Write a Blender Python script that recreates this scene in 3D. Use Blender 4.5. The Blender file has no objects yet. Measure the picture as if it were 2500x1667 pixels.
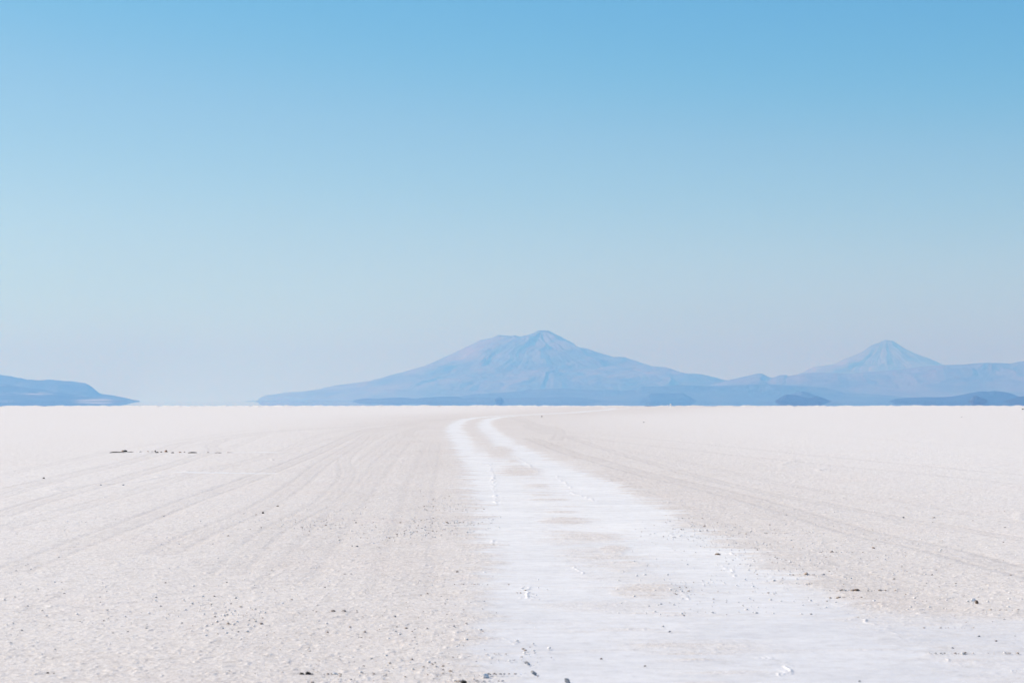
import bpy, math, random
import numpy as np

# ------------------------------------------------------------------ scene, camera, light
scene = bpy.context.scene
COL = scene.collection
F_PX = 2500 * 70 / 36.0            # focal length in photo pixels (70 mm on 36 mm)
CAM_H = 1.6
HORIZON = 979.0                    # photo row of the true horizon
PITCH = math.atan((HORIZON - 833.5) / F_PX)

cam_data = bpy.data.cameras.new("camera")
cam_data.lens = 70
cam_data.sensor_width = 36
cam_data.clip_start = 0.1
cam_data.clip_end = 400000
cam_data.dof.use_dof = True
cam_data.dof.focus_distance = 45
cam_data.dof.aperture_fstop = 6.3
cam = bpy.data.objects.new("camera", cam_data)
cam.location = (0, 0, CAM_H)
cam.rotation_euler = (math.pi / 2 + PITCH, 0, 0)
COL.objects.link(cam)
scene.camera = cam

SUN_EL = math.radians(36)
SUN_AZ = math.radians(-72)          # measured from +Y (view direction), negative = to the left
sun_dir = (math.sin(SUN_AZ) * math.cos(SUN_EL), math.cos(SUN_AZ) * math.cos(SUN_EL), math.sin(SUN_EL))

world = bpy.data.worlds.new("World")
scene.world = world
world.use_nodes = True
wn, wl = world.node_tree.nodes, world.node_tree.links
wn.clear()
SKY_CURVES = [[(0, 0), (0.10, 0.07), (0.17, 0.22), (0.30, 0.41), (0.5, 0.52), (1, 0.66)],
              [(0, 0), (0.17, 0.268), (0.27, 0.405), (0.42, 0.57), (0.6, 0.76), (1, 0.95)],
              [(0, 0), (0.30, 0.50), (0.45, 0.585), (0.6, 0.64), (1, 0.78)]]
sky = wn.new("ShaderNodeTexSky")
sky.sky_type = 'NISHITA'
sky.sun_disc = False
sky.sun_elevation = SUN_EL
sky.sun_rotation = SUN_AZ
sky.altitude = 3650
sky.air_density = 0.6
sky.dust_density = 0.2
sky.ozone_density = 1.0
# film-like response of the sky: darks deepened, brights compressed, per channel
sc1 = wn.new("ShaderNodeVectorMath"); sc1.operation = 'SCALE'
sc1.inputs['Scale'].default_value = 0.1
crv = wn.new("ShaderNodeRGBCurve")
for ch, pts in enumerate(SKY_CURVES):
    cv = crv.mapping.curves[ch]
    cv.points[0].location = pts[0]
    cv.points[-1].location = pts[-1]
    for p in pts[1:-1]:
        cv.points.new(*p)
crv.mapping.update()
sc2 = wn.new("ShaderNodeVectorMath"); sc2.operation = 'SCALE'
sc2.inputs['Scale'].default_value = 10.0
bg = wn.new("ShaderNodeBackground")
bg.inputs['Strength'].default_value = 0.1
wo = wn.new("ShaderNodeOutputWorld")
wl.new(sky.outputs[0], sc1.inputs[0])
wl.new(sc1.outputs[0], crv.inputs['Color'])
wl.new(crv.outputs[0], sc2.inputs[0])
wl.new(sc2.outputs[0], bg.inputs[0])
wl.new(bg.outputs[0], wo.inputs[0])

sun_data = bpy.data.lights.new("sun", 'SUN')
sun_data.energy = 4.8
sun_data.angle = math.radians(0.5)
sun_data.color = (1.0, 0.915, 0.80)
sun = bpy.data.objects.new("sun", sun_data)
sun.rotation_euler = (math.pi / 2 - SUN_EL, 0, math.pi - SUN_AZ)
COL.objects.link(sun)

scene.view_settings.view_transform = 'Standard'
scene.view_settings.look = 'None'
scene.view_settings.gamma = 1
scene.view_settings.exposure = 0.37
scene.cycles.max_bounces = 6
scene.cycles.diffuse_bounces = 2
scene.cycles.volume_bounces = 1
scene.cycles.use_denoising = True

# ------------------------------------------------------------------ helpers
def ray(px, py):
    """World direction through a photo pixel, scaled so that y = 1."""
    a = (px - 1250) / F_PX
    b = (833.5 - py) / F_PX
    y = math.cos(PITCH) - b * math.sin(PITCH)
    z = math.sin(PITCH) + b * math.cos(PITCH)
    return a / y, z / y

def ground_at(px, py):
    x, z = ray(px, py)
    d = CAM_H / -z
    return x * d, d

def hash2(ix, iy, seed):
    ix = ix.astype(np.int64).astype(np.uint64)
    iy = iy.astype(np.int64).astype(np.uint64)
    with np.errstate(over='ignore'):
        h = ix * np.uint64(0x9E3779B97F4A7C15) ^ (iy * np.uint64(0xC2B2AE3D27D4EB4F) + np.uint64(seed * 7919 + 13))
        h ^= h >> np.uint64(29)
        h *= np.uint64(0xBF58476D1CE4E5B9)
        h ^= h >> np.uint64(32)
    return (h & np.uint64(0xFFFFFF)).astype(np.float64) / 0xFFFFFF

def vnoise(x, y, seed=0):
    x0 = np.floor(x); y0 = np.floor(y)
    fx = x - x0; fy = y - y0
    fx = fx * fx * (3 - 2 * fx); fy = fy * fy * (3 - 2 * fy)
    a = hash2(x0, y0, seed); b = hash2(x0 + 1, y0, seed)
    c = hash2(x0, y0 + 1, seed); d = hash2(x0 + 1, y0 + 1, seed)
    return (a * (1 - fx) + b * fx) * (1 - fy) + (c * (1 - fx) + d * fx) * fy

def fbm(x, y, seed=0, octaves=4, gain=0.5):
    s = np.zeros_like(x); amp = 1.0; tot = 0.0
    for o in range(octaves):
        s += amp * vnoise(x + o * 17.3, y - o * 9.1, seed + o)
        tot += amp; amp *= gain
        x = x * 2.03; y = y * 2.03
    return s / tot

def ridged(x, y, seed=0, octaves=4):
    s = np.zeros_like(x); amp = 1.0; tot = 0.0
    for o in range(octaves):
        s += amp * (1 - np.abs(2 * vnoise(x + o * 7.7, y + o * 3.1, seed + o) - 1))
        tot += amp; amp *= 0.5
        x = x * 2.1; y = y * 2.1
    return s / tot

def sstep(a, b, x):
    t = np.clip((x - a) / (b - a), 0, 1)
    return t * t * (3 - 2 * t)

def grid_object(name, P, mat, closed=False, attrs=None, smooth=True):
    """P: (rows, cols, 3) vertex grid -> one mesh object."""
    R, C, _ = P.shape
    me = bpy.data.meshes.new(name)
    idx = np.arange(R * C).reshape(R, C)
    if closed:
        nxt = np.roll(idx, -1, axis=1)
        q = np.stack([idx[:-1], nxt[:-1], nxt[1:], idx[1:]], axis=-1).reshape(-1, 4)
    else:
        q = np.stack([idx[:-1, :-1], idx[:-1, 1:], idx[1:, 1:], idx[1:, :-1]], axis=-1).reshape(-1, 4)
    n = len(q)
    me.vertices.add(R * C)
    me.vertices.foreach_set('co', P.reshape(-1).astype(np.float32))
    me.loops.add(n * 4)
    me.loops.foreach_set('vertex_index', q.reshape(-1).astype(np.int32))
    me.polygons.add(n)
    me.polygons.foreach_set('loop_start', (np.arange(n) * 4).astype(np.int32))
    me.polygons.foreach_set('loop_total', np.full(n, 4, dtype=np.int32))
    me.polygons.foreach_set('use_smooth', np.full(n, smooth, dtype=bool))
    me.update(calc_edges=True)
    for k, v in (attrs or {}).items():
        a = me.attributes.new(k, 'FLOAT', 'POINT')
        a.data.foreach_set('value', v.reshape(-1).astype(np.float32))
    me.materials.append(mat)
    o = bpy.data.objects.new(name, me)
    COL.objects.link(o)
    return o

def structure(o, label=None):
    o['kind'] = 'structure'
    if label:
        o['label'] = label
    return o

def new_mat(name):
    m = bpy.data.materials.new(name)
    m.use_nodes = True
    nt = m.node_tree
    b = nt.nodes['Principled BSDF']
    return m, nt, b

def N(nt, kind, **kw):
    n = nt.nodes.new(kind)
    for k, v in kw.items():
        setattr(n, k, v)
    return n

def noise_node(nt, vec, scale, detail=4, rough=0.55):
    n = N(nt, 'ShaderNodeTexNoise')
    n.inputs['Scale'].default_value = scale
    n.inputs['Detail'].default_value = detail
    n.inputs['Roughness'].default_value = rough
    nt.links.new(vec, n.inputs['Vector'])
    return n.outputs['Fac']

def ramp(nt, fac, stops):
    r = N(nt, 'ShaderNodeValToRGB')
    el = r.color_ramp.elements
    while len(el) < len(stops):
        el.new(0.5)
    for e, (p, c) in zip(el, stops):
        e.position = p
        e.color = (*c, 1) if len(c) == 3 else c
    nt.links.new(fac, r.inputs[0])
    return r.outputs[0]

def mixc(nt, fac, a, b, mode='MIX'):
    m = N(nt, 'ShaderNodeMix', data_type='RGBA', blend_type=mode)
    for sock, v in ((m.inputs[0], fac), (m.inputs[6], a), (m.inputs[7], b)):
        if isinstance(v, (int, float)):
            sock.default_value = v
        elif isinstance(v, tuple):
            sock.default_value = (*v, 1)
        else:
            nt.links.new(v, sock)
    return m.outputs[2]

def mathn(nt, op, a, b=0.0, clamp=False):
    m = N(nt, 'ShaderNodeMath', operation=op, use_clamp=clamp)
    for sock, v in ((m.inputs[0], a), (m.inputs[1], b)):
        if isinstance(v, (int, float)):
            sock.default_value = v
        else:
            nt.links.new(v, sock)
    return m.outputs[0]

# ------------------------------------------------------------------ salt ground material
def make_salt():
    m, nt, b = new_mat('salt_crust')
    geo = N(nt, 'ShaderNodeNewGeometry')
    pos = geo.outputs['Position']
    def attr(n):
        a = N(nt, 'ShaderNodeAttribute', attribute_name=n)
        return a.outputs['Fac']
    track, tyre, dirt = attr('track'), attr('tyre'), attr('dirt')
    crumb = noise_node(nt, pos, 30, 4, 0.65)
    grain = noise_node(nt, pos, 95, 3, 0.65)
    patch = noise_node(nt, pos, 0.9, 4, 0.6)
    tint = noise_node(nt, pos, 0.35, 3, 0.5)
    meso = noise_node(nt, pos, 6.5, 6, 0.72)
    base = ramp(nt, crumb, [(0.32, (0.61, 0.575, 0.565)), (0.46, (0.775, 0.745, 0.73)), (0.62, (0.83, 0.805, 0.795))])
    base = mixc(nt, 0.5, base, ramp(nt, grain, [(0.34, (0.60, 0.57, 0.56)), (0.6, (0.84, 0.815, 0.805))]))
    grit = ramp(nt, meso, [(0.36, (0.85, 0.84, 0.83)), (0.5, (0.98, 0.972, 0.965)), (0.64, (1, 1, 1))])
    base = mixc(nt, 1.0, base, grit, 'MULTIPLY')
    # faint pinkish mud tone where vehicles have churned the crust
    dirty = ramp(nt, crumb, [(0.30, (0.48, 0.44, 0.415)), (0.45, (0.645, 0.60, 0.575)), (0.64, (0.77, 0.73, 0.71))])
    dfac = mathn(nt, 'MULTIPLY', dirt, mathn(nt, 'ADD', 0.45, mathn(nt, 'MULTIPLY', patch, 1.0)), clamp=True)
    dirty = mixc(nt, 1.0, dirty, grit, 'MULTIPLY')
    c = mixc(nt, dfac, base, dirty)
    c = mixc(nt, mathn(nt, 'MULTIPLY', tyre, 0.56), c, mixc(nt, 1.0, c, (0.81, 0.80, 0.80), 'MULTIPLY'))
    c = mixc(nt, mathn(nt, 'MULTIPLY', ramp(nt, tint, [(0.5, (0, 0, 0)), (0.7, (1, 1, 1))]), 0.35), c,
             mixc(nt, 1.0, c, (1.0, 0.965, 0.95), 'MULTIPLY'))
    an = N(nt, 'ShaderNodeVectorMath', operation='MULTIPLY')
    nt.links.new(pos, an.inputs[0])
    an.inputs[1].default_value = (1.1, 2.5, 1.0)
    w1 = ramp(nt, noise_node(nt, an.outputs[0], 1.0, 7, 0.7), [(0.36, (0.64, 0.642, 0.665)), (0.5, (0.75, 0.75, 0.765)), (0.66, (0.84, 0.835, 0.84))])
    w2 = ramp(nt, noise_node(nt, pos, 7.5, 5, 0.65), [(0.34, (0.69, 0.695, 0.715)), (0.62, (0.83, 0.825, 0.83))])
    w3 = ramp(nt, noise_node(nt, pos, 0.55, 4, 0.6), [(0.38, (0.66, 0.662, 0.68)), (0.60, (0.84, 0.835, 0.84))])
    white = mixc(nt, 0.35, mixc(nt, 0.45, w1, w3), w2)
    white = mixc(nt, 0.6, white, mixc(nt, 1.0, white, grit, 'MULTIPLY'))
    white = mixc(nt, attr('damp'), white, mixc(nt, 1.0, white, (0.90, 0.905, 0.93), 'MULTIPLY'))
    c = mixc(nt, track, c, white)
    nt.links.new(c, b.inputs['Base Color'])
    b.inputs['Roughness'].default_value = 0.75
    b.inputs['Specular IOR Level'].default_value = 0.12
    bm1 = N(nt, 'ShaderNodeBump')
    bm1.inputs['Distance'].default_value = 0.014
    h = mathn(nt, 'ADD', mathn(nt, 'MULTIPLY', crumb, 0.8), mathn(nt, 'MULTIPLY', grain, 0.2))
    nt.links.new(h, bm1.inputs['Height'])
    st = mathn(nt, 'SUBTRACT', 0.75, mathn(nt, 'MULTIPLY', track, 0.62))
    nt.links.new(st, bm1.inputs['Strength'])
    nt.links.new(bm1.outputs[0], b.inputs['Normal'])
    return m

SALT = make_salt()

# ------------------------------------------------------------------ track map (world metres)
def to_world(pts):
    return np.array([ground_at(px, py) for px, py in pts])

def resample(P, step=1.0):
    """Smooth polyline through the points (Catmull-Rom)."""
    out = []
    n = len(P)
    for i in range(n - 1):
        p0, p1, p2, p3 = P[max(i - 1, 0)], P[i], P[i + 1], P[min(i + 2, n - 1)]
        k = max(2, min(14, int(np.linalg.norm(p2 - p1) / step)))
        for t in np.linspace(0, 1, k, endpoint=False):
            out.append(0.5 * ((2 * p1) + (-p0 + p2) * t + (2 * p0 - 5 * p1 + 4 * p2 - p3) * t * t
                              + (-p0 + 3 * p1 - 3 * p2 + p3) * t ** 3))
    out.append(P[-1])
    return np.array(out)

def dist_poly(X, Y, P, reach):
    """Distance of points to a polyline; points farther than reach keep a large value."""
    D = np.full(X.shape, 1e6)
    for a, b in zip(P[:-1], P[1:]):
        lo = np.minimum(a, b) - reach; hi = np.maximum(a, b) + reach
        sel = np.where((X > lo[0]) & (X < hi[0]) & (Y > lo[1]) & (Y < hi[1]))
        if len(sel[0]) == 0:
            continue
        x = X[sel] - a[0]; y = Y[sel] - a[1]
        d = b - a; L = max(d @ d, 1e-9)
        t = np.clip((x * d[0] + y * d[1]) / L, 0, 1)
        D[sel] = np.minimum(D[sel], np.hypot(x - t * d[0], y - t * d[1]))
    return D

LANE_L = [(1700, 991.5), (1600, 993.4), (1530, 994.2), (1475, 994.8), (1498, 997.2), (1435, 1003.0), (1384, 1006.6), (1307, 1010.4), (1230, 1014.0),
          (1167, 1019.0), (1131, 1026), (1113, 1038), (1111, 1052), (1119, 1066), (1138, 1086), (1160, 1111),
          (1180, 1138), (1202, 1170), (1228, 1220), (1266, 1300), (1315, 1400), (1372, 1520), (1436, 1667), (1560, 1900), (1900, 2400)]
LANE_R = [(1700, 992.2), (1600, 994.2), (1520, 997.8), (1435, 1004.6), (1384, 1008.4), (1307, 1012.2), (1243, 1016),
          (1202, 1021.5), (1186, 1030), (1185, 1040), (1196, 1053), (1211, 1068), (1240, 1088), (1270, 1105),
          (1307, 1123), (1355, 1146), (1412, 1180), (1485, 1230), (1580, 1300), (1715, 1400), (1880, 1520), (2090, 1667), (2420, 1900), (3100, 2400)]
TYRES = [
    ([(0, 1162), (266, 1103.6), (372, 1085), (478, 1069), (585, 1053), (691, 1045), (850, 1036), (1116, 1020)], .22, .6),
    ([(0, 1199), (213, 1151.5), (372, 1111.6), (420, 1090), (457, 1080), (558, 1064), (691, 1050.5), (880, 1039), (1100, 1023)], .30, .85),
    ([(-60, 1228), (100, 1184), (300, 1130), (440, 1096), (560, 1070), (700, 1052)], .22, .6),
    ([(0, 1258), (159, 1207), (372, 1149), (521, 1101), (518, 1090), (531, 1080), (585, 1066), (691, 1053), (900, 1039)], .28, .9),
    ([(400, 1138), (558, 1096), (664, 1058), (797, 1042.5), (960, 1034)], .20, .6),
    ([(32, 1393), (213, 1319), (340, 1271), (478, 1218), (638, 1159), (771, 1106), (850, 1069), (903, 1048), (1010, 1033)], .30, 1.0),
    ([(0, 1292), (213, 1234), (425, 1172), (640, 1118), (797, 1075), (930, 1045)], .25, .55),
    ([(399, 1351), (478, 1308), (638, 1239), (730, 1180), (797, 1127), (877, 1080), (919, 1053), (1020, 1036)], .28, .75),
    ([(560, 1400), (664, 1298), (797, 1223), (850, 1159), (856, 1106), (946, 1053)], .25, .6),
    ([(531, 1143.5), (691, 1101), (797, 1058), (903, 1040)], .22, .5),
    ([(1010, 1048), (999, 1064), (1026, 1080)], .25, .8),
    ([(880, 1140), (930, 1100), (985, 1060), (1040, 1040)], .35, .6),
    ([(700, 1420), (800, 1300), (900, 1180), (960, 1110), (1010, 1060)], .35, .5),
    ([(1060, 1080), (1050, 1120), (1030, 1180), (1010, 1300), (980, 1450)], .4, .5),
    ([(1250, 1021), (1356, 1050.5), (1516, 1064), (1781, 1090), (2047, 1117), (2500, 1159)], .17, 1.0),
    ([(1290, 1040), (1356, 1058), (1542, 1082), (1888, 1120), (2207, 1151.5), (2500, 1183)], .17, .9),
    ([(1320, 1046), (1372, 1061), (1463, 1090), (1622, 1138), (1835, 1194), (2047, 1234), (2260, 1276), (2500, 1316)], .2, .9),
    ([(1300, 1070), (1383, 1101), (1569, 1154), (1720, 1190), (1888, 1234), (2100, 1298), (2313, 1345), (2560, 1410)], .35, 1.0),
    ([(1292, 1032), (1362, 1048), (1362, 1074)], .3, .9),
    ([(1275, 1022), (1300, 1034), (1288, 1040), (1340, 1060)], .3, .8),
    ([(1649, 1010.6), (1941, 1050.5), (2500, 1098)], .15, .5),
    ([(1516, 1096), (1728, 1138), (1941, 1186), (2207, 1223), (2560, 1290)], .2, .5),
    ([(1450, 1150), (1650, 1240), (1900, 1340), (2200, 1450)], .35, .45),
]
# bare grey-brown ovals left between the wheel lanes (x0, x1, y0, y1 in the photo, strength)
BARE = [(1150, 1205, 1052, 1110, .5), (1185, 1252, 1088, 1114, .95), (1236, 1268, 1122, 1128, .9), (1215, 1322, 1137, 1162, 1.0), (1275, 1345, 1183, 1189, .9),
        (1294, 1352, 1204, 1210, .7), (1286, 1385, 1216, 1222, .9), (1330, 1416, 1247, 1253, .8), (1320, 1446, 1262, 1278, .95),
        (1350, 1530, 1301, 1320, .75), (1462, 1530, 1328, 1360, .85), (1462, 1585, 1370, 1387, .95), (1495, 1656, 1422, 1458, .95),
        (1370, 1500, 1335, 1372, .45), (1300, 1480, 1312, 1330, .35), (1340, 1640, 1466, 1492, .35), (1420, 1700, 1400, 1420, .25), (1500, 1900, 1560, 1590, .22)]
# raised flakes and pushed-up edges of crust: (points, half width, height)
RIDGES = [
    ([(1196, 1130), (1203, 1165), (1208, 1200), (1215, 1230)], .03, .022),
    ([(1261, 1115), (1290, 1133), (1318, 1155)], .03, .022),
    ([(1355, 1160), (1385, 1185), (1400, 1202), (1450, 1222)], .03, .022),
    ([(1628, 1298), (1650, 1307), (1700, 1311)], .025, .03),
    ([(1745, 1350), (1775, 1346), (1795, 1358), (1815, 1368)], .03, .035),
    ([(1744, 1373), (1780, 1390), (1808, 1408)], .018, .028),
    ([(1880, 1405), (1912, 1414)], .02, .03),
    ([(2010, 1467), (2050, 1482)], .02, .035),
    ([(2095, 1505), (2140, 1527), (2175, 1546), (2215, 1554)], .02, .035),
    ([(1870, 1600), (1920, 1632), (1930, 1640)], .02, .04),
    ([(1892, 1638), (1938, 1651)], .014, .035),
    ([(2280, 1596), (2310, 1607), (2330, 1625)], .016, .032),
    ([(1232, 1555), (1252, 1562), (1270, 1572)], .02, .03),
    ([(1385, 1370), (1415, 1395), (1430, 1405)], .018, .022),
    ([(1640, 1432), (1665, 1447), (1680, 1462)], .02, .028),
    ([(1280, 1430), (1290, 1445), (1305, 1462)], .018, .028),
    ([(1203, 1318), (1207, 1330)], .02, .025),
]

def track_maps(X, Y):
    Ll = resample(to_world(LANE_L)); Lr = resample(to_world(LANE_R))
    dl = dist_poly(X, Y, Ll, 60.0); dr = dist_poly(X, Y, Lr, 60.0)
    near = sstep(60, 18, Y)
    wl = 0.48 + 0.14 * sstep(16, 12, Y); wr = 0.50 + 0.20 * near
    # ragged edges: blown and splashed salt, noise in metres
    n = (fbm(X * 0.9, Y * 0.9, 11, 5, 0.6) - 0.5) * 2
    n2 = (fbm(X * 3.5, Y * 3.5, 31, 4, 0.6) - 0.5) * 2
    n3 = (fbm(X * 0.35, Y * 0.45, 21, 3) - 0.5) * 2
    ns = (fbm(X * 0.75, Y * 3.2, 23, 5, 0.62) - 0.5) * 2      # wind-drawn streaks lying across the track
    ns2 = (fbm(X * 1.8, Y * 7.5, 27, 4, 0.6) - 0.5) * 2
    am = np.where(dl < dr, 0.45 + 0.55 * sstep(16, 30, Y), 1.0)
    e = np.minimum(dl - wl, dr - wr) - 0.14 * n - 0.10 * n2 - 0.08 * n3 - am * (0.58 * ns + 0.20 * ns2)
    track = sstep(0.17, -0.17, e)
    # the pale apron spreading to the right in the foreground
    ap = sstep(15.6, 14.2, Y + 0.9 * n + 0.35 * n2 + 0.5 * (X - 3)) * sstep(1.5, 2.0, X) * sstep(6.0, 3.8, X + 0.8 * n)
    ap2 = sstep(18.6, 17.0, Y + 0.9 * n - 0.1) * sstep(1.4, 1.8, X) * sstep(2.75, 2.35, X + 0.4 * n)
    track = np.maximum(track, np.maximum(ap * (0.74 - 0.35 * np.clip(ns + .5 * ns2, -.6, 1)), ap2 * .8))
    # thin spread of fines filling the middle, with bare oval patches left in it
    fwd = Y * math.cos(PITCH) - CAM_H * math.sin(PITCH)
    up = -Y * math.sin(PITCH) - CAM_H * math.cos(PITCH)
    fwd = np.where(fwd > 0.5, fwd, 0.5)
    U = 1250 + F_PX * X / fwd
    V = 833.5 - F_PX * up / fwd
    mid = (np.maximum(dl, dr) < 1.72) & (Y < 62) & (Y > 2)
    track = np.where(mid, np.maximum(track, 0.93 * sstep(62, 52, Y)), track)
    bare = np.zeros_like(X)
    for x0, x1, y0, y1, k in BARE:
        q = np.hypot((U - (x0 + x1) / 2) / ((x1 - x0) / 2), (V - (y0 + y1) / 2) / ((y1 - y0) / 2))
        bare = np.maximum(bare, k * sstep(1.25, 0.55, q + 0.6 * ns + 0.5 * ns2 + 0.25 * n2))
    worn = sstep(0.02, 0.55, ns + 0.45 * ns2 + 0.25 * n) * 0.85 * np.exp(-((dl - dr) / 0.9) ** 2)
    worn = np.maximum(worn, sstep(0.15, 0.75, 0.8 * ns2 + 0.6 * ns) * 0.42)
    track = track * (1 - bare) * (1 - worn)
    # thin blow-over at the edges
    track = np.maximum(track, 0.45 * sstep(0.55, 0.0, e) * sstep(0.5, 0.75, fbm(X * 0.7, Y * 2.2, 41, 4)))
    dc = np.minimum(dl, dr)
    wide = 5.0 + 0.03 * Y
    dirt = np.exp(-(dc / wide) ** 2 * 0.9)
    dirt *= 0.62 + 0.48 * fbm(X * 0.45, Y * 0.18, 53, 4)
    left = sstep(-1, -14, X) * sstep(140, 30, Y) * sstep(-32, -10, X)
    dirt = np.maximum(dirt, left * 0.35 * fbm(X * 0.3, Y * 0.12, 57, 3))
    tyre = np.zeros_like(X)
    for pts, hw, s in TYRES:
        P = resample(to_world(pts))
        d = dist_poly(X, Y, P, 6.0)
        hw2 = 0.72 * hw * (1 + 0.0035 * Y)
        edge = np.exp(-((d - 0.75 * hw2) / (0.30 * hw2)) ** 2)
        k = s * np.maximum(0.85 * edge, 0.5 * np.exp(-(d / (0.8 * hw2)) ** 2)) * (0.45 + 0.8 * fbm(X * 1.2, Y * 0.6, 91, 4))
        tyre = np.maximum(tyre, k)
    tyre = np.clip(tyre, 0, 1) * (1 - track)
    # two thin strips of clean wet salt on the left
    for (xa, ya), (xb, yb), s in (((440, 1153), (655, 1155), 1.0), ((500, 1104), (660, 1104), .9)):
        a = np.array(ground_at(xa, ya)); b = np.array(ground_at(xb, yb))
        d = dist_poly(X, Y, np.array([a, b]), 3.0)
        track = np.maximum(track, s * sstep(0.38, 0.12, d + 0.25 * n2))
    damp = sstep(24, 12.5, Y + 3 * n3) * 0.9
    track_maps.damp = damp
    return np.clip(track, 0, 1), np.clip(tyre, 0, 1), np.clip(dirt, 0, 1), dl, dr

R_EDGE = 660.0
def relief(X, Y, R, track, tyre, dirt):
    rough = 1 - 0.88 * track
    cell = np.maximum(R * R / (CAM_H * F_PX) * 0.75, 0.01)
    h = np.zeros_like(X)
    h += 0.030 * (fbm(X * 0.35, Y * 0.35, 3, 3) - 0.5)
    h += rough * 0.011 * (fbm(X * 3.0, Y * 3.0, 5, 3, 0.6) - 0.5)
    h += rough * 0.005 * (fbm(X * 16, Y * 16, 7, 3, 0.65) - 0.5)
    # crumbs: sparse raised grains
    g = fbm(X * 13, Y * 13, 61, 2, 0.5)
    h += rough * 0.004 * sstep(0.68, 0.84, g) * (0.5 + dirt)
    g2 = vnoise(X * 28, Y * 28, 67)
    h += rough * 0.004 * sstep(0.80, 0.97, g2)
    h -= 0.006 * track + 0.008 * tyre
    # low pressure ridges between the plates of crust
    wx = X + 0.6 * (fbm(X * 0.5, Y * 0.5, 101, 2) - .5); wy = Y + 0.6 * (fbm(X * 0.5, Y * 0.5, 103, 2) - .5)
    rd = ridged(wx * 0.22, wy * 0.22, 107, 1)
    h += (1 - track) * 0.016 * sstep(0.965, 1.0, rd) * fbm(X * 6, Y * 6, 109, 2) * sstep(0.9, 0.3, dirt)
    wob = fbm(X * 7, Y * 5, 113, 4); wob2 = fbm(X * 19, Y * 12, 119, 3)
    wx2 = 0.16 * (fbm(X * 3, Y * 3, 131, 3) - .5); wy2 = 0.16 * (fbm(X * 3, Y * 3, 137, 3) - .5)
    for pts, hw, hh in RIDGES:
        P = resample(to_world(pts), 0.4)
        d = dist_poly(X + wx2, Y + wy2, P, 0.5)
        nf = np.clip(Y / 34, 0.32, 1)
        h += nf * hh * 0.5 * sstep(hw * 1.0, 0, d) * sstep(0.42, 0.66, wob)
        h += nf * 0.008 * sstep(0.16, 0, d) * sstep(0.60, 0.78, wob2)
    # shimmering uneven rim at the far edge
    h += sstep(440, 650, R) * (0.10 + 0.85 * (fbm(X * 0.55, Y * 0.02, 121, 5, 0.75) - 0.5) + 0.25 * (fbm(X * 0.04, Y * 0.01, 125, 2) - .5))
    return h

def build_ground():
    yy = np.concatenate([np.linspace(1740, 991.9, 1000)])
    r_main = np.array([CAM_H / -ray(1250, y)[1] for y in yy])
    r_near = np.array([0.4, 1, 2, 3, 4, 5, 6, 7, 8, 8.8, 9.4])
    r = np.concatenate([r_near[r_near < r_main[0]], r_main[r_main < R_EDGE], [R_EDGE]])
    a_in = np.linspace(-17.2, 17.2, 1250)
    a_out = np.concatenate([np.linspace(17.6, 40, 60), np.linspace(42, 318, 140), np.linspace(320, 342.4, 60)])
    ang = np.radians(np.concatenate([a_in, a_out]))
    A, R = np.meshgrid(ang, r)
    X = R * np.sin(A); Y = R * np.cos(A)
    track, tyre, dirt, dl, dr = track_maps(X, Y)
    Z = relief(X, Y, R, track, tyre, dirt)
    Z[R < 9] = np.minimum(Z[R < 9], 0.02)
    P = np.stack([X, Y, Z], axis=-1)
    o = grid_object('ground', P, SALT, closed=True, attrs={'track': track, 'tyre': tyre, 'dirt': dirt, 'damp': track_maps.damp})
    structure(o, 'flat white salt crust with grey tyre marks and a bright two-lane track')
    # the crust runs on under the mirage, out to the shore and beyond
    a = np.radians(np.linspace(0, 360, 181)[:-1])
    rr = np.array([R_EDGE - 30, 3000, 12000, 60000.])
    A, R = np.meshgrid(a, rr)
    z = np.zeros_like(R) - 0.35
    P = np.stack([R * np.sin(A), R * np.cos(A), z], axis=-1)
    m, nt, b = new_mat('far_salt')
    b.inputs['Base Color'].default_value = (0.78, 0.76, 0.755, 1)
    b.inputs['Roughness'].default_value = 0.9
    structure(grid_object('salt_plain', P, m, closed=True), 'salt flat running on below the mirage')
    return o

build_ground()

def build_mirage():
    m, nt, b = new_mat('hot_air_mirror')
    nt.nodes.remove(b)
    out = nt.nodes['Material Output']
    g = N(nt, 'ShaderNodeBsdfGlossy')
    g.inputs['Roughness'].default_value = 0.0
    g.inputs['Color'].default_value = (0.97, 0.975, 0.985, 1)
    nt.links.new(g.outputs[0], out.inputs['Surface'])
    a = np.radians(np.linspace(0, 360, 721)[:-1])
    rr = np.array([R_EDGE - 2, 900, 1400, 2500, 5000, 10000, 18000, 30000, 58000.])
    A, R = np.meshgrid(a, rr)
    P = np.stack([R * np.sin(A), R * np.cos(A), np.zeros_like(R) - 0.02], axis=-1)
    o = grid_object('mirage_mirror', P, m, closed=True, smooth=False)  # mirror sheet added to draw the mirage reflection; no real pool here
    structure(o, 'mirage band mirroring sky and hills between the salt flat and the mountains')
build_mirage()

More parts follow.
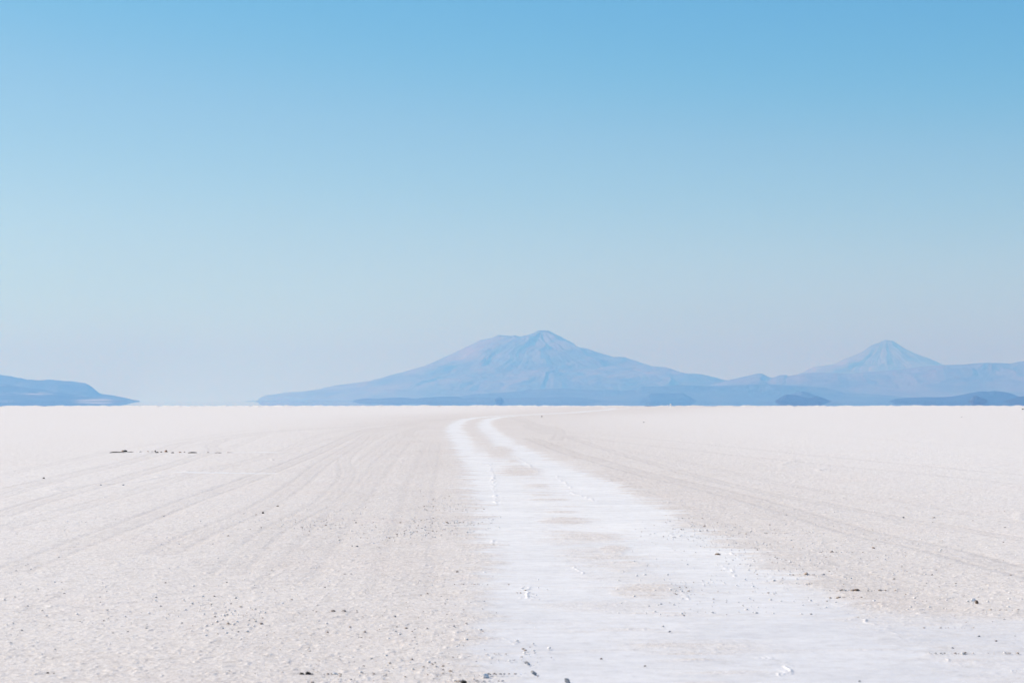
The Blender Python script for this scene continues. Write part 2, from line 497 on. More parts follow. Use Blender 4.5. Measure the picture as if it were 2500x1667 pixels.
# ------------------------------------------------------------------ mountains
def rock_mat(name, dark, mid, pale, scale, streak=None, gain=1.0):
    m, nt, b = new_mat(name)
    geo = N(nt, 'ShaderNodeNewGeometry')
    mp = N(nt, 'ShaderNodeVectorMath', operation='MULTIPLY')
    nt.links.new(geo.outputs['Position'], mp.inputs[0])
    mp.inputs[1].default_value = (scale, scale, scale * 2.2)
    n1 = noise_node(nt, mp.outputs[0], 1.0, 8, 0.62)
    n2 = noise_node(nt, mp.outputs[0], 4.3, 6, 0.6)
    c = ramp(nt, n1, [(0.32, dark), (0.5, mid), (0.68, pale)])
    c = mixc(nt, 0.5, c, ramp(nt, n2, [(0.35, dark), (0.62, mid)]))
    if streak:
        sp = N(nt, 'ShaderNodeVectorMath', operation='MULTIPLY')
        nt.links.new(geo.outputs['Position'], sp.inputs[0])
        sp.inputs[1].default_value = streak
        s = noise_node(nt, sp.outputs[0], 1.0, 6, 0.6)
        c = mixc(nt, ramp(nt, s, [(0.54, (0, 0, 0)), (0.66, (1, 1, 1))]), c, (0.56, 0.50, 0.46))
    nt.links.new(c, b.inputs['Base Color'])
    b.inputs['Roughness'].default_value = 0.95
    b.inputs['Specular IOR Level'].default_value = 0.1
    return m

DRY = rock_mat('dry_volcanic_slope', (0.075, 0.052, 0.042), (0.20, 0.135, 0.105), (0.40, 0.275, 0.225), 1 / 1700)  # pale and dark mottling also paints in lit and shaded flanks
PALE = rock_mat('pale_ash_slope', (0.09, 0.07, 0.06), (0.24, 0.18, 0.15), (0.42, 0.33, 0.29), 1 / 1900)
SCRUB = rock_mat('scrubby_foothill', (0.03, 0.026, 0.02), (0.085, 0.065, 0.045), (0.18, 0.135, 0.10), 1 / 1100)
DARK = rock_mat('dark_island_rock', (0.02, 0.017, 0.014), (0.045, 0.036, 0.028), (0.09, 0.07, 0.055), 1 / 300)
STREAK = rock_mat('salt_streaked_slope', (0.02, 0.018, 0.015), (0.05, 0.042, 0.034), (0.10, 0.08, 0.065), 1 / 700,
                  streak=(1 / 900., 1 / 1500., 1 / 24.))

def profile(pts, D):
    w = [(ray(px, py)[0] * D, CAM_H + ray(px, py)[1] * D) for px, py in pts]
    return np.array([p[0] for p in w]), np.array([p[1] for p in w])

def ridge_hill(name, pts, D, W, mat, label, power=1.3, gully=0.25, gscale=1.0, nx=420, nv=120, seed=1, jag=0.01):
    """A range whose skyline at distance D is the traced profile; slopes fall to the plain on both sides."""
    sx, sz = profile(pts, D)
    x = np.linspace(sx[0], sx[-1], nx)
    v = np.concatenate([np.linspace(-1, 0, int(nv * 0.75)), np.linspace(0, 1, int(nv * 0.25))[1:]])
    Xg, V = np.meshgrid(x, v)
    zmax = max(sz.max(), 1)
    T = np.abs(V)
    g = 110.0 * gscale
    warp = (fbm(Xg / (g * 6), V * W / (g * 6), seed, 3) - 0.5) * g * 7 * T
    S = np.interp(Xg + warp, sx, sz)
    S = np.maximum(S, 0)
    foot = 0.75 + 0.25 * fbm(Xg / (g * 9), np.zeros_like(Xg) + seed, seed + 3, 3)
    Tt = np.clip(T / foot, 0, 1)
    body = S * (1 - Tt) ** power
    gl = ridged((Xg + warp * 1.2) / (g * 5), V * W / (g * 22), seed + 9, 5) - 0.5
    fb = fbm(Xg / (g * 3), V * W / (g * 3), seed + 15, 5, 0.55) - 0.5
    det = Tt ** 0.8 * (1 - Tt) * 4
    Z = body * (1 + gully * det * (1.2 * gl + 0.9 * fb)) + jag * zmax * (fbm(Xg / g, V * W / g, seed + 21, 4) - 0.5) * (body / zmax) ** 0.5
    lump = zmax * 0.16 * gully * 3 * sstep(0.50, 0.8, fbm(Xg / (g * 7), V * W / (g * 9), seed + 33, 3)) * det
    Z = Z + lump * np.clip(S / zmax * 2, 0, 1)
    Z = np.maximum(Z, 0) - 0.5 - 4 * (Z < 0.01)
    Yg = D + V * W
    # keep bearing: columns fan out with distance so the skyline stays where it was surveyed
    P = np.stack([Xg * Yg / D, Yg, Z], axis=-1)
    o = grid_object(name, P, mat)
    return structure(o, label)

def cone_mountain(name, pts, D, peak_px, mat, label, gully=0.3, depth=1.0, nx=620, nv=420, seed=1, nrad=9):
    sx, sz = profile(pts, D)
    xp = ray(peak_px, 900)[0] * D
    rmax = max(sx[-1] - xp, xp - sx[0])
    x = np.linspace(sx[0], sx[-1], nx)
    v = np.concatenate([np.linspace(-1, 0, int(nv * 0.75)), np.linspace(0, 1, int(nv * 0.25))[1:]]) * rmax * depth
    Xg, V = np.meshgrid(x, v)
    dx = Xg - xp; dy = V / depth
    r = np.hypot(dx, dy) + 1e-6
    th = np.arctan2(dx, -dy)
    wr = sstep(-1, 1, dx / r)
    # shoulders of the skyline become spurs: warp grows away from the skyline plane
    off = np.clip(np.abs(dy) / r, 0, 1)
    rw = r * (1 + 0.25 * off * (fbm(th * 2.1 + 7, r / rmax * 2, seed, 3) - 0.5))
    SR = np.interp(xp + rw, sx, sz, right=0); SL = np.interp(xp - rw, sx, sz, left=0)
    zmax = sz.max()
    S = np.maximum(SR, 0) * wr + np.maximum(SL, 0) * (1 - wr)
    Sx = np.maximum(np.interp(Xg, sx, sz), 0)
    S = S * sstep(0, .06, off) + Sx * (1 - sstep(0, .06, off))
    rel = r / rmax
    twist = th + 0.5 * (fbm(dx / 900, dy / 900, seed + 2, 3) - 0.5)
    gl = 1.3 * (ridged(twist * nrad / 6.0 + 50, rel * 0.8 + 3, seed + 5, 2) - 0.55) + 0.6 * (ridged(twist * nrad / 1.6 + 20, rel * 2.2 + 3, seed + 6, 4) - 0.55)
    fb = fbm(Xg / 420, V / 420, seed + 8, 6, 0.6) - 0.5
    det = off ** 0.7 * np.clip(S / zmax, 0, 1) ** 0.6 * (1.15 - S / zmax)
    Z = S + zmax * gully * det * (1.0 * gl + 0.55 * fb)
    # never rise above the surveyed skyline when seen from the flat
    lim = Sx * (D + V) / D
    Z = np.where(V < 0, np.minimum(Z, lim * 0.97 + 5), np.minimum(Z, lim))
    Z = Z + 0.006 * zmax * (fbm(Xg / 120, V / 120, seed + 11, 3) - 0.5) * np.clip(S / zmax, 0, 1)
    edge = sstep(1.0, 0.9, np.abs(V) / (rmax * depth))
    Z = np.maximum(Z, 0) * edge - 0.5 - 4 * (Z < 0.01)
    P = np.stack([Xg, D + V, Z], axis=-1)
    return structure(grid_object(name, P, mat), label)

A_PTS = [(600, 979), (631, 978), (639, 971), (655, 965), (686, 961.5), (703, 958), (722, 957), (749, 956), (771, 955), (787.5, 951),
         (802, 945), (820, 943.6), (832, 940), (865, 936), (898, 931.4), (917, 929), (942, 922), (963, 915), (996, 906),
         (1029, 895.4), (1046, 890), (1067, 880), (1088, 870), (1124, 854), (1148, 842), (1173, 829.6), (1179, 829),
         (1203, 824), (1216, 817), (1235, 819), (1249, 820.5), (1255, 818), (1262, 820), (1273, 821.6), (1298, 814.5), (1308, 810), (1317.6, 806),
         (1338, 806.4), (1358, 816.5), (1392, 833.5), (1402, 839), (1407, 845.4), (1417, 848.4), (1432, 850), (1453, 857.6),
         (1480, 866), (1499, 871), (1511, 870), (1526, 871.6), (1548, 880.5), (1572, 892), (1605, 894.5), (1620, 899),
         (1652, 913), (1667, 910), (1685, 912), (1706, 916.5), (1721, 919), (1742, 925), (1756.5, 927.6), (1765.5, 927), (1776, 930),
         (1830, 950), (1900, 979)]
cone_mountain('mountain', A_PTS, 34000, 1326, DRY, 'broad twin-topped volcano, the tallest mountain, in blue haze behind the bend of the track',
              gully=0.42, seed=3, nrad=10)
C_PTS = [(1850, 979), (1930, 925), (1961, 911), (1978.6, 904), (1995, 895), (2011, 893), (2022, 892), (2038, 890), (2050, 885.6), (2066, 876),
         (2083, 871), (2109.5, 858), (2124, 846), (2138, 839), (2147, 837), (2154, 833), (2161, 829), (2170, 831), (2179.5, 832), (2196, 842), (2214, 854),
         (2240.5, 866), (2261, 873), (2273, 877.6), (2288, 886.5), (2295.5, 891), (2350, 912), (2480, 979)]
cone_mountain('mountain', C_PTS, 42000, 2163, PALE, 'pale pointed cone mountain rising behind the hills on the right', gully=0.27, seed=12, nrad=12)
B_PTS = [(1640, 979), (1700, 955), (1740, 938), (1776, 930), (1800, 926), (1830, 918), (1850.6, 912.7), (1862.5, 914), (1874, 920),
         (1883, 923), (1892, 921), (1903, 915.7), (1919, 915), (1923.5, 918), (1961, 911), (2008, 909), (2068, 912), (2127, 907),
         (2217, 900), (2246, 894), (2294, 891), (2345, 890), (2377, 887), (2413, 885), (2467, 888), (2484.5, 884), (2500, 882.6),
         (2600, 880), (2750, 905), (2900, 940), (3000, 979)]
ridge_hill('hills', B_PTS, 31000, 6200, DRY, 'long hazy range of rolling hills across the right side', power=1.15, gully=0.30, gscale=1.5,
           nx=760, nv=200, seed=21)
G_PTS = [(1080, 979), (1130, 968), (1200, 960), (1259.5, 958), (1289, 953), (1319, 949), (1367, 948), (1408, 950), (1512.5, 954),
         (1548, 950.5), (1566, 945), (1617, 943), (1664, 939.5), (1721, 942), (1750.6, 941.5), (1830, 938), (1900, 938.6), (1960, 942), (2010, 945), (2060, 958),
         (2130, 962), (2220, 970), (2260, 979)]
ridge_hill('hills', G_PTS, 25500, 2600, SCRUB, 'low bluish foothills at the foot of the twin-topped volcano', power=0.9, gully=0.34, gscale=0.8, nx=620, nv=110, seed=31)
M_PTS = [(1560, 979), (1580, 968), (1588, 960), (1610, 959), (1640, 960), (1668, 959.5), (1680, 966), (1700, 979)]
ridge_hill('hill', M_PTS, 21000, 500, DARK, 'flat-topped dark headland just above the lone pale lump', power=0.6, gully=0.15, gscale=0.3, nx=160, nv=50, seed=37)
F_PTS = [(862, 979), (867, 977), (877, 973.7), (898, 972), (915, 973), (927, 972.5), (951, 970.7), (984, 970), (1014, 973), (1031.5, 970.7),
         (1076, 967.7), (1118, 967.7), (1130, 972), (1170, 969), (1200, 970), (1240, 972), (1300, 970), (1380, 968), (1430, 972), (1480, 979)]
ridge_hill('hills', F_PTS, 21500, 900, SCRUB, 'long thin dark spit of land below the left slope of the volcano', power=0.7, gully=0.2, gscale=0.4, nx=420, nv=60, seed=41)
D_PTS = [(-420, 900), (-200, 895), (-60, 905), (0, 915), (27, 921), (45, 926.5), (62.5, 929), (71, 929), (79, 927.4), (98, 928), (116, 926.8), (152, 929.8),
         (172.6, 929.8), (193.5, 933.3), (205, 934), (217, 939), (228, 946.7), (238, 957), (247, 961), (277, 965), (309.5, 971.4),
         (327, 976.5), (341, 979)]
ridge_hill('hills', D_PTS, 24000, 3000, SCRUB, 'flat-topped blue plateau range on the far left', power=1.0, gully=0.3, gscale=0.8, nx=420, nv=120, seed=51)
E_PTS = [(-400, 930), (-150, 925), (0, 936), (45, 943), (89, 949), (134, 956), (167, 961), (208, 967), (253, 972), (298, 977.5), (310, 979)]
ridge_hill('hills', E_PTS, 20000, 2600, STREAK, 'nearer slope with pale salt streaks below the left plateau', power=1.0, gully=0.3, gscale=0.7, nx=420, nv=120, seed=61)
I2_PTS = [(1900, 979), (1925, 966), (1940, 959), (1958, 955), (1973, 957.6), (1989, 965), (2010, 971), (2030, 979)]
ridge_hill('hill', I2_PTS, 18500, 420, SCRUB, 'rounded blue hump right behind the double-humped dark island', power=0.8, gully=0.2, gscale=0.25, nx=140, nv=60, seed=66)
I_PTS = [(1893, 979), (1897, 976), (1904, 971), (1922, 963), (1943, 964), (1967, 970), (1975.6, 971), (1995, 966), (2008, 970.7), (2017, 975), (2024, 979)]
ridge_hill('island', I_PTS, 15500, 380, DARK, 'dark double-humped island floating on the mirage', power=0.7, gully=0.25, gscale=0.25, nx=200, nv=60, seed=71)
J_PTS = [(2172, 979), (2176, 977), (2187, 973), (2217, 970.7), (2258, 969), (2306, 969), (2345, 965), (2365.5, 961), (2401, 955), (2414, 955.6), (2428, 953.5),
         (2455, 957), (2473, 962), (2487.5, 967.4), (2520, 972), (2560, 979)]
ridge_hill('island', J_PTS, 17500, 800, DARK, 'long low dark island with a humped right end', power=0.8, gully=0.25, gscale=0.35, nx=300, nv=70, seed=81)
L_PTS = [(2450, 979), (2460, 976), (2469.6, 973.7), (2484.5, 970), (2496, 967), (2520, 964), (2560, 968), (2600, 979)]
ridge_hill('island', L_PTS, 14500, 350, DARK, 'small rough dark island cut by the right edge of the photo', power=0.7, gully=0.4, gscale=0.2, nx=140, nv=50, seed=86)
K_PTS = [(2366, 979), (2369, 975), (2373, 970), (2377, 967), (2382, 964.8), (2387, 967), (2392, 970), (2402, 974.5), (2412, 979)]
ridge_hill('island', K_PTS, 13000, 130, DARK, 'tiny pointed dark cone island in front of the long low island', power=0.8, gully=0.4, gscale=0.12, nx=110, nv=50, seed=91)
H_PTS = [(1207, 979), (1209, 974.5), (1213, 971), (1219, 968.5), (1224, 970.5), (1229, 976), (1231, 979)]
ridge_hill('island', H_PTS, 17500, 90, DARK, 'tiny dark round islet below the summit of the volcano', power=0.6, gully=0.3, gscale=0.1, nx=90, nv=40, seed=96)

# ------------------------------------------------------------------ clods, stones, mud
def clod_mat(name, a, bcol, c, scale=35.0):
    m, nt, b = new_mat(name)
    geo = N(nt, 'ShaderNodeNewGeometry')
    n = noise_node(nt, geo.outputs['Position'], scale, 5, 0.6)
    nt.links.new(ramp(nt, n, [(0.35, a), (0.5, bcol), (0.66, c)]), b.inputs['Base Color'])
    b.inputs['Roughness'].default_value = 0.9
    return m
WHITE_CLOD = clod_mat('salt_lump', (0.62, 0.60, 0.59), (0.78, 0.76, 0.75), (0.86, 0.85, 0.85))
MUD = clod_mat('brown_mud', (0.07, 0.045, 0.032), (0.20, 0.14, 0.10), (0.55, 0.46, 0.40))
BLACK = clod_mat('black_mud', (0.015, 0.014, 0.013), (0.03, 0.027, 0.024), (0.07, 0.06, 0.05))
ORANGE = clod_mat('rusty_earth', (0.22, 0.10, 0.045), (0.42, 0.21, 0.10), (0.62, 0.42, 0.30))
GREY = clod_mat('grey_salt', (0.12, 0.12, 0.125), (0.34, 0.34, 0.35), (0.66, 0.65, 0.65))  # dark greys also stand for the shaded sides of slabs and clods

import bmesh
def lump_mesh(name, size, mat, seed, rough=0.35, sub=3, flat=0.0):
    """An irregular broken lump with facets and a level underside."""
    rnd = random.Random(seed)
    bm = bmesh.new()
    bmesh.ops.create_icosphere(bm, subdivisions=sub, radius=1.0)
    planes = []
    for _ in range(9):
        v = np.array([rnd.gauss(0, 1), rnd.gauss(0, 1), rnd.gauss(0.1, 0.8)]); v /= np.linalg.norm(v)
        planes.append((v, rnd.uniform(0.55, 0.9)))
    ox = rnd.uniform(0, 100)
    for v in bm.verts:
        p = np.array(v.co)
        for n, d in planes:                     # cut broken faces
            k = p @ n - d
            if k > 0:
                p = p - n * k * 0.9
        q = p * 2.3 + ox
        s = math.sin(q[0] * 2.1 + q[1] * 1.3) * math.cos(q[2] * 2.7 - q[0]) + 0.5 * math.sin(q[1] * 5.3 + q[2] * 4.1)
        p = p * (1 + rough * 0.25 * s)
        p[2] = max(p[2], -0.35)
        v.co = (p[0] * size[0] / 2, p[1] * size[1] / 2, (p[2] + 0.28) * size[2] / 1.1)
    me = bpy.data.meshes.new(name)
    bm.to_mesh(me); bm.free()
    me.materials.append(mat)
    return me

def put(name, px, py, w_px, h_px, mat, label, cat, seed, group=None, depth=0.8, rz=None, tilt=0.0):
    x, y = ground_at(px, py)
    s = y / F_PX
    w = w_px * s; h = h_px * s
    me = lump_mesh(name, (w, w * depth, h), mat, seed)
    o = bpy.data.objects.new(name, me)
    COL.objects.link(o)
    rnd = random.Random(seed + 5)
    o.location = (x, y, -0.004)
    o.rotation_euler = (0, tilt, rnd.uniform(-0.5, 0.5) if rz is None else rz)
    o['label'] = label; o['category'] = cat
    if group:
        o['group'] = group
    return o

G1 = 'dug-up mud and salt lumps in a line on the left flat'
pit = [
    ('mud_ridge', 285, 1105, 46, 3.4, BLACK, 'long low black mud ridge at the left end of the line of debris'),
    ('mud_ridge', 318, 1104, 22, 3.0, BLACK, 'short black mud strip just right of the rusty clod'),
    ('earth_clod', 299, 1102.5, 6, 4.5, ORANGE, 'rusty orange clod beside the tallest black lump'),
    ('mud_lump', 305, 1103, 13, 7.0, BLACK, 'tallest black wedge-shaped lump in the line of debris'),
    ('salt_clod', 341, 1103, 10, 2.5, WHITE_CLOD, 'white salt crumb in the gap right of the tallest black lump'),
    ('mud_lump', 343, 1103.5, 9, 2.6, BLACK, 'flat dark lump alone in the first gap of the debris line'),
    ('earth_clod', 361, 1103, 7, 2.8, ORANGE, 'small rusty crumb in the middle left of the debris line'),
    ('earth_clod', 371, 1103, 5, 2.8, MUD, 'small brown crumb next to the small rusty crumb'),
    ('mud_lump', 379, 1102.5, 6, 4.5, MUD, 'brown peaked lump near the middle of the debris line'),
    ('mud_lump', 383, 1105, 10, 3.2, BLACK, 'black lump directly below the brown peaked lump'),
    ('mud_lump', 393, 1103.5, 7, 2.8, MUD, 'low brown lump between the two peaked lumps'),
    ('earth_clod', 405, 1103, 8, 6.2, ORANGE, 'second tallest lump of the debris line, rusty with a white foot'),
    ('mud_lump', 421, 1105.5, 9, 3.0, BLACK, 'black lump right of the rusty peaked one'),
    ('earth_clod', 440, 1104.5, 8, 3.0, ORANGE, 'pale orange crumb right of centre in the debris line'),
    ('earth_clod', 450, 1104, 6, 2.6, MUD, 'tan crumb beside the pale orange crumb'),
    ('mud_ridge', 470, 1105.5, 22, 3.2, BLACK, 'black bar-like ridge right of the centre of the debris line'),
    ('earth_clod', 508, 1105, 7, 2.8, MUD, 'lone brown crumb before the right end of the debris line'),
    ('mud_ridge', 534, 1105.8, 20, 2.4, MUD, 'yellowish brown low ridge near the right end of the debris line'),
    ('mud_ridge', 560, 1105.0, 20, 2.0, MUD, 'thin brown ridge at the right end of the debris line'),
]
for i, (n, px, py, w, h, m, lab) in enumerate(pit):
    put(n, px, py, w, h * 0.78, m, lab, n.replace('_', ' '), 100 + i, G1, depth=0.35 if 'ridge' in n else 0.9, rz=0.05 if 'ridge' in n else None)

single = [
    ('stone', 107, 1168, 7, 3.4, BLACK, 'lone dark stone near the left edge, below the line of debris'),
    ('salt_mound', 1637.5, 990.8, 4.2, 5.0, WHITE_CLOD, 'lone pale lump on the horizon line, dark on its right side'),
    ('salt_mound', 1630, 990.6, 4, 2.2, WHITE_CLOD, 'smaller pale lump just left of the lone lump on the horizon'),
    ('stone', 1660, 991.2, 2.6, 2.0, BLACK, 'dark speck on the horizon right of the lone pale lump'),
    ('stone', 1323, 1017.5, 2.8, 2.6, BLACK, 'dark stone just right of the bend of the track'),
    ('stone', 1572, 1031.5, 2.6, 2.4, BLACK, 'single dark stone on the clean salt right of the track bend'),
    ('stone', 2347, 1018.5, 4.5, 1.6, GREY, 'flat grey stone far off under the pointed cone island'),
    ('stone', 2497, 999.5, 5, 2.2, BLACK, 'dark stone at the right edge just below the horizon'),
    ('salt_mound', 1939, 995.5, 3, 2.0, WHITE_CLOD, 'white salt lump below the double-humped dark island'),
    ('stone', 1073, 992.6, 3.5, 2.2, BLACK, 'dark stone on the rim of the flat left of the track'),
    ('mud_clod', 1116, 1398, 10, 5.0, MUD, 'dark brown clod just left of the track in the middle foreground'),
    ('mud_clod', 1132, 1665, 18, 7, BLACK, 'black rounded lump cut by the bottom edge, left of the track'),
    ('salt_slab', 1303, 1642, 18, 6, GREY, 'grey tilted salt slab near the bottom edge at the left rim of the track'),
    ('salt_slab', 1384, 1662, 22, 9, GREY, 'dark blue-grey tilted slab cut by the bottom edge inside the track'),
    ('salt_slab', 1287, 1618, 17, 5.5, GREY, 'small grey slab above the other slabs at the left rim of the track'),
    ('salt_clod', 1186, 1651, 18, 10, WHITE_CLOD, 'whitest round salt clod near the bottom edge left of the track'),
    ('mud_clod', 737, 1645, 12, 7, BLACK, 'left one of two dark lumps in a row at the bottom left'),
    ('mud_clod', 752, 1645, 15, 7, BLACK, 'right one of two dark lumps in a row at the bottom left'),
    ('mud_clod', 642, 1253, 6, 4.6, MUD, 'small dark brown clod on the left flat in the middle distance'),
    ('mud_clod', 2384, 1472, 10, 8, MUD, 'dark brown clod beside a white lump near the right edge'),
    ('salt_clod', 2376, 1466, 12, 7, WHITE_CLOD, 'white salt lump touching a dark brown clod near the right edge'),
    ('mud_clod', 1752, 1353.5, 14, 4.5, MUD, 'flat brown clod at the broken right rim of the track'),
    ('mud_clod', 2090, 1441, 20, 5.0, MUD, 'long brown clod in the dashed row right of the track'),
    ('earth_clod', 2132, 1337.5, 8, 4, ORANGE, 'pinkish clod on the right flat'),
    ('mud_clod', 813, 1492, 12, 5, MUD, 'dark brown clod left of its close twin on the left flat'),
    ('mud_clod', 839, 1492, 13, 5.5, MUD, 'dark brown clod right of its close twin on the left flat'),
    ('mud_clod', 116, 1646, 11, 7, BLACK, 'left dark clod of a close pair at the bottom left corner'),
    ('mud_clod', 132, 1647, 9, 6, BLACK, 'right dark clod of a close pair at the bottom left corner'),
]
for i, (n, px, py, w, h, m, lab) in enumerate(single):
    o = put(n, px, py, w, h, m, lab, n.replace('_', ' '), 300 + i, tilt=0.5 if n == 'salt_slab' else 0.0, rz=-0.4 if n == 'salt_slab' else None)

# scattered small clods, alike in the photo
spots = [(24, 1651), (97, 1598), (136, 1598), (193, 1614), (180, 1632), (308, 1614), (340, 1575), (208, 1588), (275, 1544), (312, 1541), (143, 1545),
         (150, 1421), (93, 1437), (157, 1448), (68, 1478), (254, 1514), (200, 1519), (392, 1478), (414, 1387), (404, 1423), (256, 1575),
         (533, 1547), (478, 1573), (454, 1571), (557, 1517), (555, 1500), (783, 1625), (888, 1624), (870, 1441), (807, 1579), (846, 1577),
         (825, 1462), (640, 1446), (898, 1436), (538, 1630), (617, 1641), (581, 1634), (867, 1361), (871, 1334), (558, 1308), (650, 1398),
         (413, 1389), (532, 1363), (586, 1378), (678, 1236), (626, 1257), (233, 1264), (400, 1260), (246, 1184), (301, 1184), (981, 1575),
         (983, 1592), (1111, 1581), (1127, 1601), (1095, 1619), (893, 1238), (869, 1275), (880, 1255), (1022, 1420), (948, 1637), (1058, 1655),
         (2206, 1262), (2280, 1263), (2277, 1275), (1932, 1270), (1920, 1256), (2333, 1424), (2450, 1324), (2453, 1288), (2262, 1424), (2066, 1352),
         (2334, 1424), (2390, 1552), (2432, 1563), (2478, 1551), (2400, 1489), (1619, 1528), (1635, 1541), (1468, 1607), (1575, 1624), (2099, 1661),
         (2452, 1511), (2326, 1580), (2468, 1403), (2205, 1263)]
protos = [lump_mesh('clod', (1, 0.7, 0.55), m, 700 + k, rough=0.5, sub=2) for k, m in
          enumerate([MUD, GREY, GREY, MUD, GREY, WHITE_CLOD])]  # dark lump colours include the shaded faces of white clods
rnd = random.Random(4)
ORD = ['first', 'second', 'third', 'fourth', 'fifth', 'sixth', 'seventh', 'eighth', 'ninth', 'tenth', 'eleventh', 'twelfth', 'thirteenth',
       'fourteenth', 'fifteenth', 'sixteenth', 'seventeenth', 'eighteenth', 'nineteenth', 'twentieth', 'twenty-first', 'twenty-second',
       'twenty-third', 'twenty-fourth', 'twenty-fifth', 'twenty-sixth']
def band(py):
    return 'nearest' if py > 1590 else 'second nearest' if py > 1500 else 'middle' if py > 1380 else 'farthest'
def clod_label(i):
    px, py = spots[i]
    side = px < 1400
    peers = sorted(p[0] + p[1] * 1e-3 for p in spots if (p[0] < 1400) == side and band(p[1]) == band(py))
    k = peers.index(px + py * 1e-3)
    return 'small dark clod, %s from the left in the %s band %s of the track' % (ORD[k], band(py), 'left' if side else 'right')
for i, (px, py) in enumerate(spots):
    x, y = ground_at(px, py)
    me = protos[rnd.randrange(5)]
    o = bpy.data.objects.new('salt_clod', me)
    COL.objects.link(o)
    s = y / F_PX * rnd.uniform(3.8, 6.8)
    o.scale = (s * 1.25, s, s * rnd.uniform(.6, .9))
    o.location = (x, y, -0.004)
    o.rotation_euler = (0, 0, rnd.uniform(-0.6, 0.6))
    side = 'left' if px < 1400 else 'right'
    o['label'] = clod_label(i)
    o['category'] = 'salt clod'
    o['group'] = 'small clods scattered %s of the track' % side

# ------------------------------------------------------------------ uncountable crumbs of broken crust: one object
def build_crumbs():
    rng = np.random.default_rng(8)
    pts = []
    def on_track(x, y):
        return 0
    # along both rims of the track and across the churned zone
    Ll = resample(to_world(LANE_L), 0.5); Lr = resample(to_world(LANE_R), 0.5)
    def scatter(n, fx, size, kind):
        for _ in range(n):
            x, y = fx()
            pts.append((x, y, size * min(float(rng.lognormal(-0.1, 0.45)), 1.9), kind))
    def img(x0, x1, y0, y1, bias=1.0):
        def f():
            px = rng.uniform(x0, x1); py = y0 + (y1 - y0) * rng.uniform() ** bias
            return ground_at(px, py)
        return f
    scatter(540, img(-40, 1210, 1060, 1690, 0.8), 0.007, 0)
    scatter(360, img(600, 1180, 1150, 1690, 0.8), 0.006, 1)
    scatter(300, img(-40, 1240, 1200, 1690, 0.7), 0.006, 2)
    scatter(900, img(1500, 2560, 1060, 1500, 0.8), 0.007, 0)
    scatter(210, img(1620, 2560, 1200, 1520, 0.8), 0.006, 1)
    # clumps where the crust is lifted
    for cx, cy, sx, sy, n in ((780, 1275, 60, 18, 260), (1090, 1270, 60, 22, 500), (1085, 1240, 40, 10, 200), (640, 1262, 60, 12, 120), (970, 1300, 60, 15, 200),
                              (1285, 1445, 25, 14, 22), (1660, 1440, 18, 8, 40), (1280, 1610, 40, 25, 30), (560, 1490, 60, 25, 100),
                              (1700, 1290, 80, 20, 200), (1880, 1340, 120, 40, 260)):
        for _ in range(n):
            x, y = ground_at(rng.normal(cx, sx), rng.normal(cy, sy))
            pts.append((x, y, 0.0075 * min(float(rng.lognormal(-.1, 0.4)), 1.8), int(rng.uniform() < 0.22)))
    # straight dashed rows left by tyre cleats across the crust
    rows = [(1630, 1720, 1265, .9), (1690, 1770, 1285, 1), (1700, 1760, 1288, .8), (1740, 1830, 1287, .6), (1650, 1860, 1245, .4), (1620, 1700, 1258, .6),
            (1870, 1980, 1302, 1), (1870, 1990, 1296, .4), (1690, 1760, 1297, .5), (1900, 1940, 1270, .8), (1840, 1940, 1348, .7), (2000, 2110, 1348, 1),
            (1800, 1920, 1338, .8), (1860, 1970, 1373, 1), (1860, 1930, 1366, .8), (1930, 2030, 1402, 1.2), (1950, 2000, 1425, 1), (2020, 2080, 1425, .9),
            (2000, 2190, 1441, 1.3), (2010, 2120, 1459, 1), (2140, 2230, 1395, .7), (2420, 2560, 1489, 1.2), (2270, 2500, 1594, 1.1), (2240, 2380, 1532, .6),
            (2440, 2540, 1637, .8), (1070, 1170, 1276, 1), (1090, 1190, 1303, .7), (860, 920, 1275, .6), (1110, 1200, 1397, 1), (1110, 1200, 1426, .8),
            (1130, 1190, 1467, 1), (1180, 1260, 1645, 1.1), (1080, 1180, 1647, .6), (840, 905, 1402, .9), (800, 880, 1493, 1), (1180, 1240, 1596, .8),
            (735, 850, 1645, 1.0), (690, 760, 1502, .7), (350, 470, 1490, .5), (1100, 1240, 1662, 1.2), (1660, 1880, 1310, .5), (1700, 1900, 1325, .5), (1780, 1960, 1356, .5)]
    for x0, x1, py, s in rows:
        for px in np.arange(x0, x1, 5.2):
            if rng.uniform() < 0.5:
                continue
            x, y = ground_at(px + rng.normal(0, 1.5), py + rng.normal(0, .5))
            pts.append((x, y, 0.0021 * y ** 0.42 * s * float(rng.lognormal(0.1, 0.35)), int(rng.choice([0, 1, 1, 2]))))
    P = np.array([(a, b, c) for a, b, c, _ in pts]); K = np.array([k for *_, k in pts])
    base = []
    for k in range(6):
        bm = bmesh.new(); bmesh.ops.create_icosphere(bm, subdivisions=1, radius=1.0)
        r = random.Random(k + 50)
        V = np.array([np.array(v.co) * r.uniform(0.55, 1.2) for v in bm.verts])
        V[:, 2] = np.maximum(V[:, 2], -0.4) * 0.7
        Fc = np.array([[v.index for v in f.verts] for f in bm.faces]); bm.free()
        base.append((V, Fc))
    vs, fs, mi, off = [], [], [], 0
    for i, (x, y, s) in enumerate(P):
        V, Fc = base[i % 6]
        a = rng.uniform(0, 6.28); c, sn = math.cos(a), math.sin(a)
        W = V * np.array([s * 1.3, s * .9, s * .8])
        W = np.stack([W[:, 0] * c - W[:, 1] * sn + x, W[:, 0] * sn + W[:, 1] * c + y, W[:, 2] + s * 0.15], axis=1)
        vs.append(W); fs.append(Fc + off); off += len(W); mi.append(np.full(len(Fc), K[i]))
    vs = np.concatenate(vs); fs = np.concatenate(fs); mi = np.concatenate(mi)
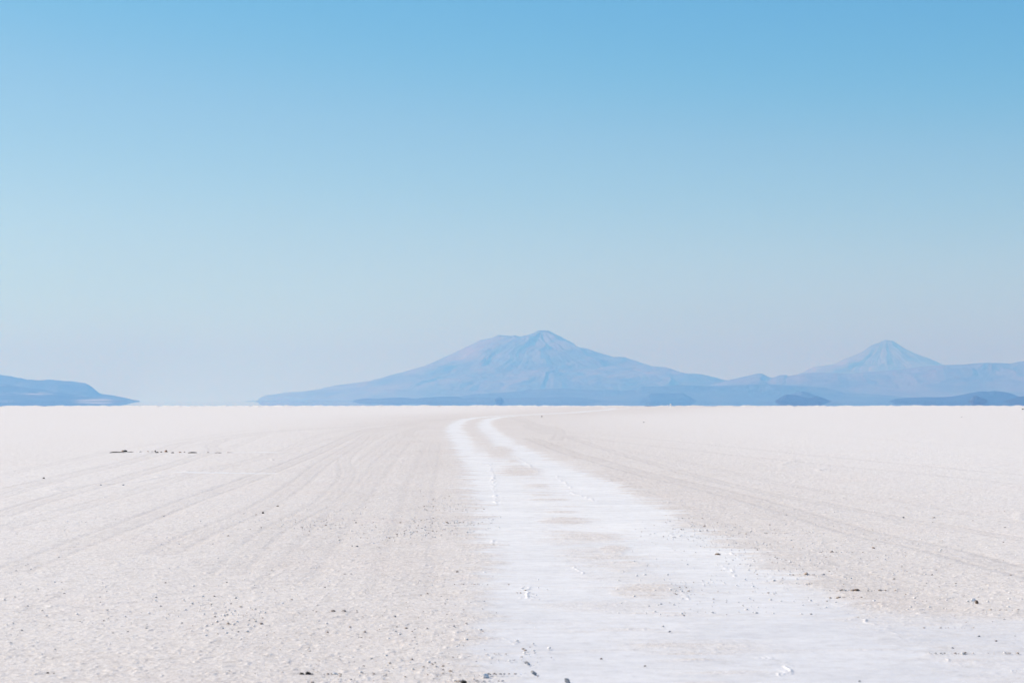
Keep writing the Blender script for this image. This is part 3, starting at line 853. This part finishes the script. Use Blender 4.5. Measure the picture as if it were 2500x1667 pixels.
    me = bpy.data.meshes.new('salt_crumbs')
    me.vertices.add(len(vs)); me.vertices.foreach_set('co', vs.reshape(-1).astype(np.float32))
    me.loops.add(len(fs) * 3); me.loops.foreach_set('vertex_index', fs.reshape(-1).astype(np.int32))
    me.polygons.add(len(fs))
    me.polygons.foreach_set('loop_start', (np.arange(len(fs)) * 3).astype(np.int32))
    me.polygons.foreach_set('loop_total', np.full(len(fs), 3, dtype=np.int32))
    me.update(calc_edges=True)
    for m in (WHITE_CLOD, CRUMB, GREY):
        me.materials.append(m)
    me.polygons.foreach_set('material_index', mi.astype(np.int32))
    o = bpy.data.objects.new('salt_crumbs', me)
    COL.objects.link(o)
    o['kind'] = 'stuff'
    o['label'] = 'fine white and brown crumbs of broken crust strewn beside the track'
    o['category'] = 'gravel'
CRUMB = clod_mat('pale_brown_crumb', (0.18, 0.13, 0.10), (0.36, 0.28, 0.23), (0.62, 0.55, 0.5))
build_crumbs()

# ------------------------------------------------------------------ haze
def build_haze():
    me = bpy.data.meshes.new('haze')
    s, z0, z1 = 62000.0, -6.0, 1640.0
    v = [(x, y, z) for z in (z0, z1) for x, y in ((-s, -s), (s, -s), (s, s), (-s, s))]
    f = [(3, 2, 1, 0), (4, 5, 6, 7), (0, 1, 5, 4), (1, 2, 6, 5), (2, 3, 7, 6), (3, 0, 4, 7)]
    me.from_pydata(v, [], f)
    m = bpy.data.materials.new('haze_air')
    m.use_nodes = True
    nt = m.node_tree
    nt.nodes.clear()
    out = N(nt, 'ShaderNodeOutputMaterial')
    pv = N(nt, 'ShaderNodeVolumePrincipled')
    pv.inputs['Color'].default_value = (0.075, 0.205, 0.50, 1)
    pv.inputs['Absorption Color'].default_value = (0.85, 0.73, 0.51, 1)
    pv.inputs['Density'].default_value = 1.5e-4
    pv.inputs['Anisotropy'].default_value = 0.2
    nt.links.new(pv.outputs[0], out.inputs['Volume'])
    me.materials.append(m)
    o = bpy.data.objects.new('haze', me)
    COL.objects.link(o)
    o['kind'] = 'stuff'
build_haze()
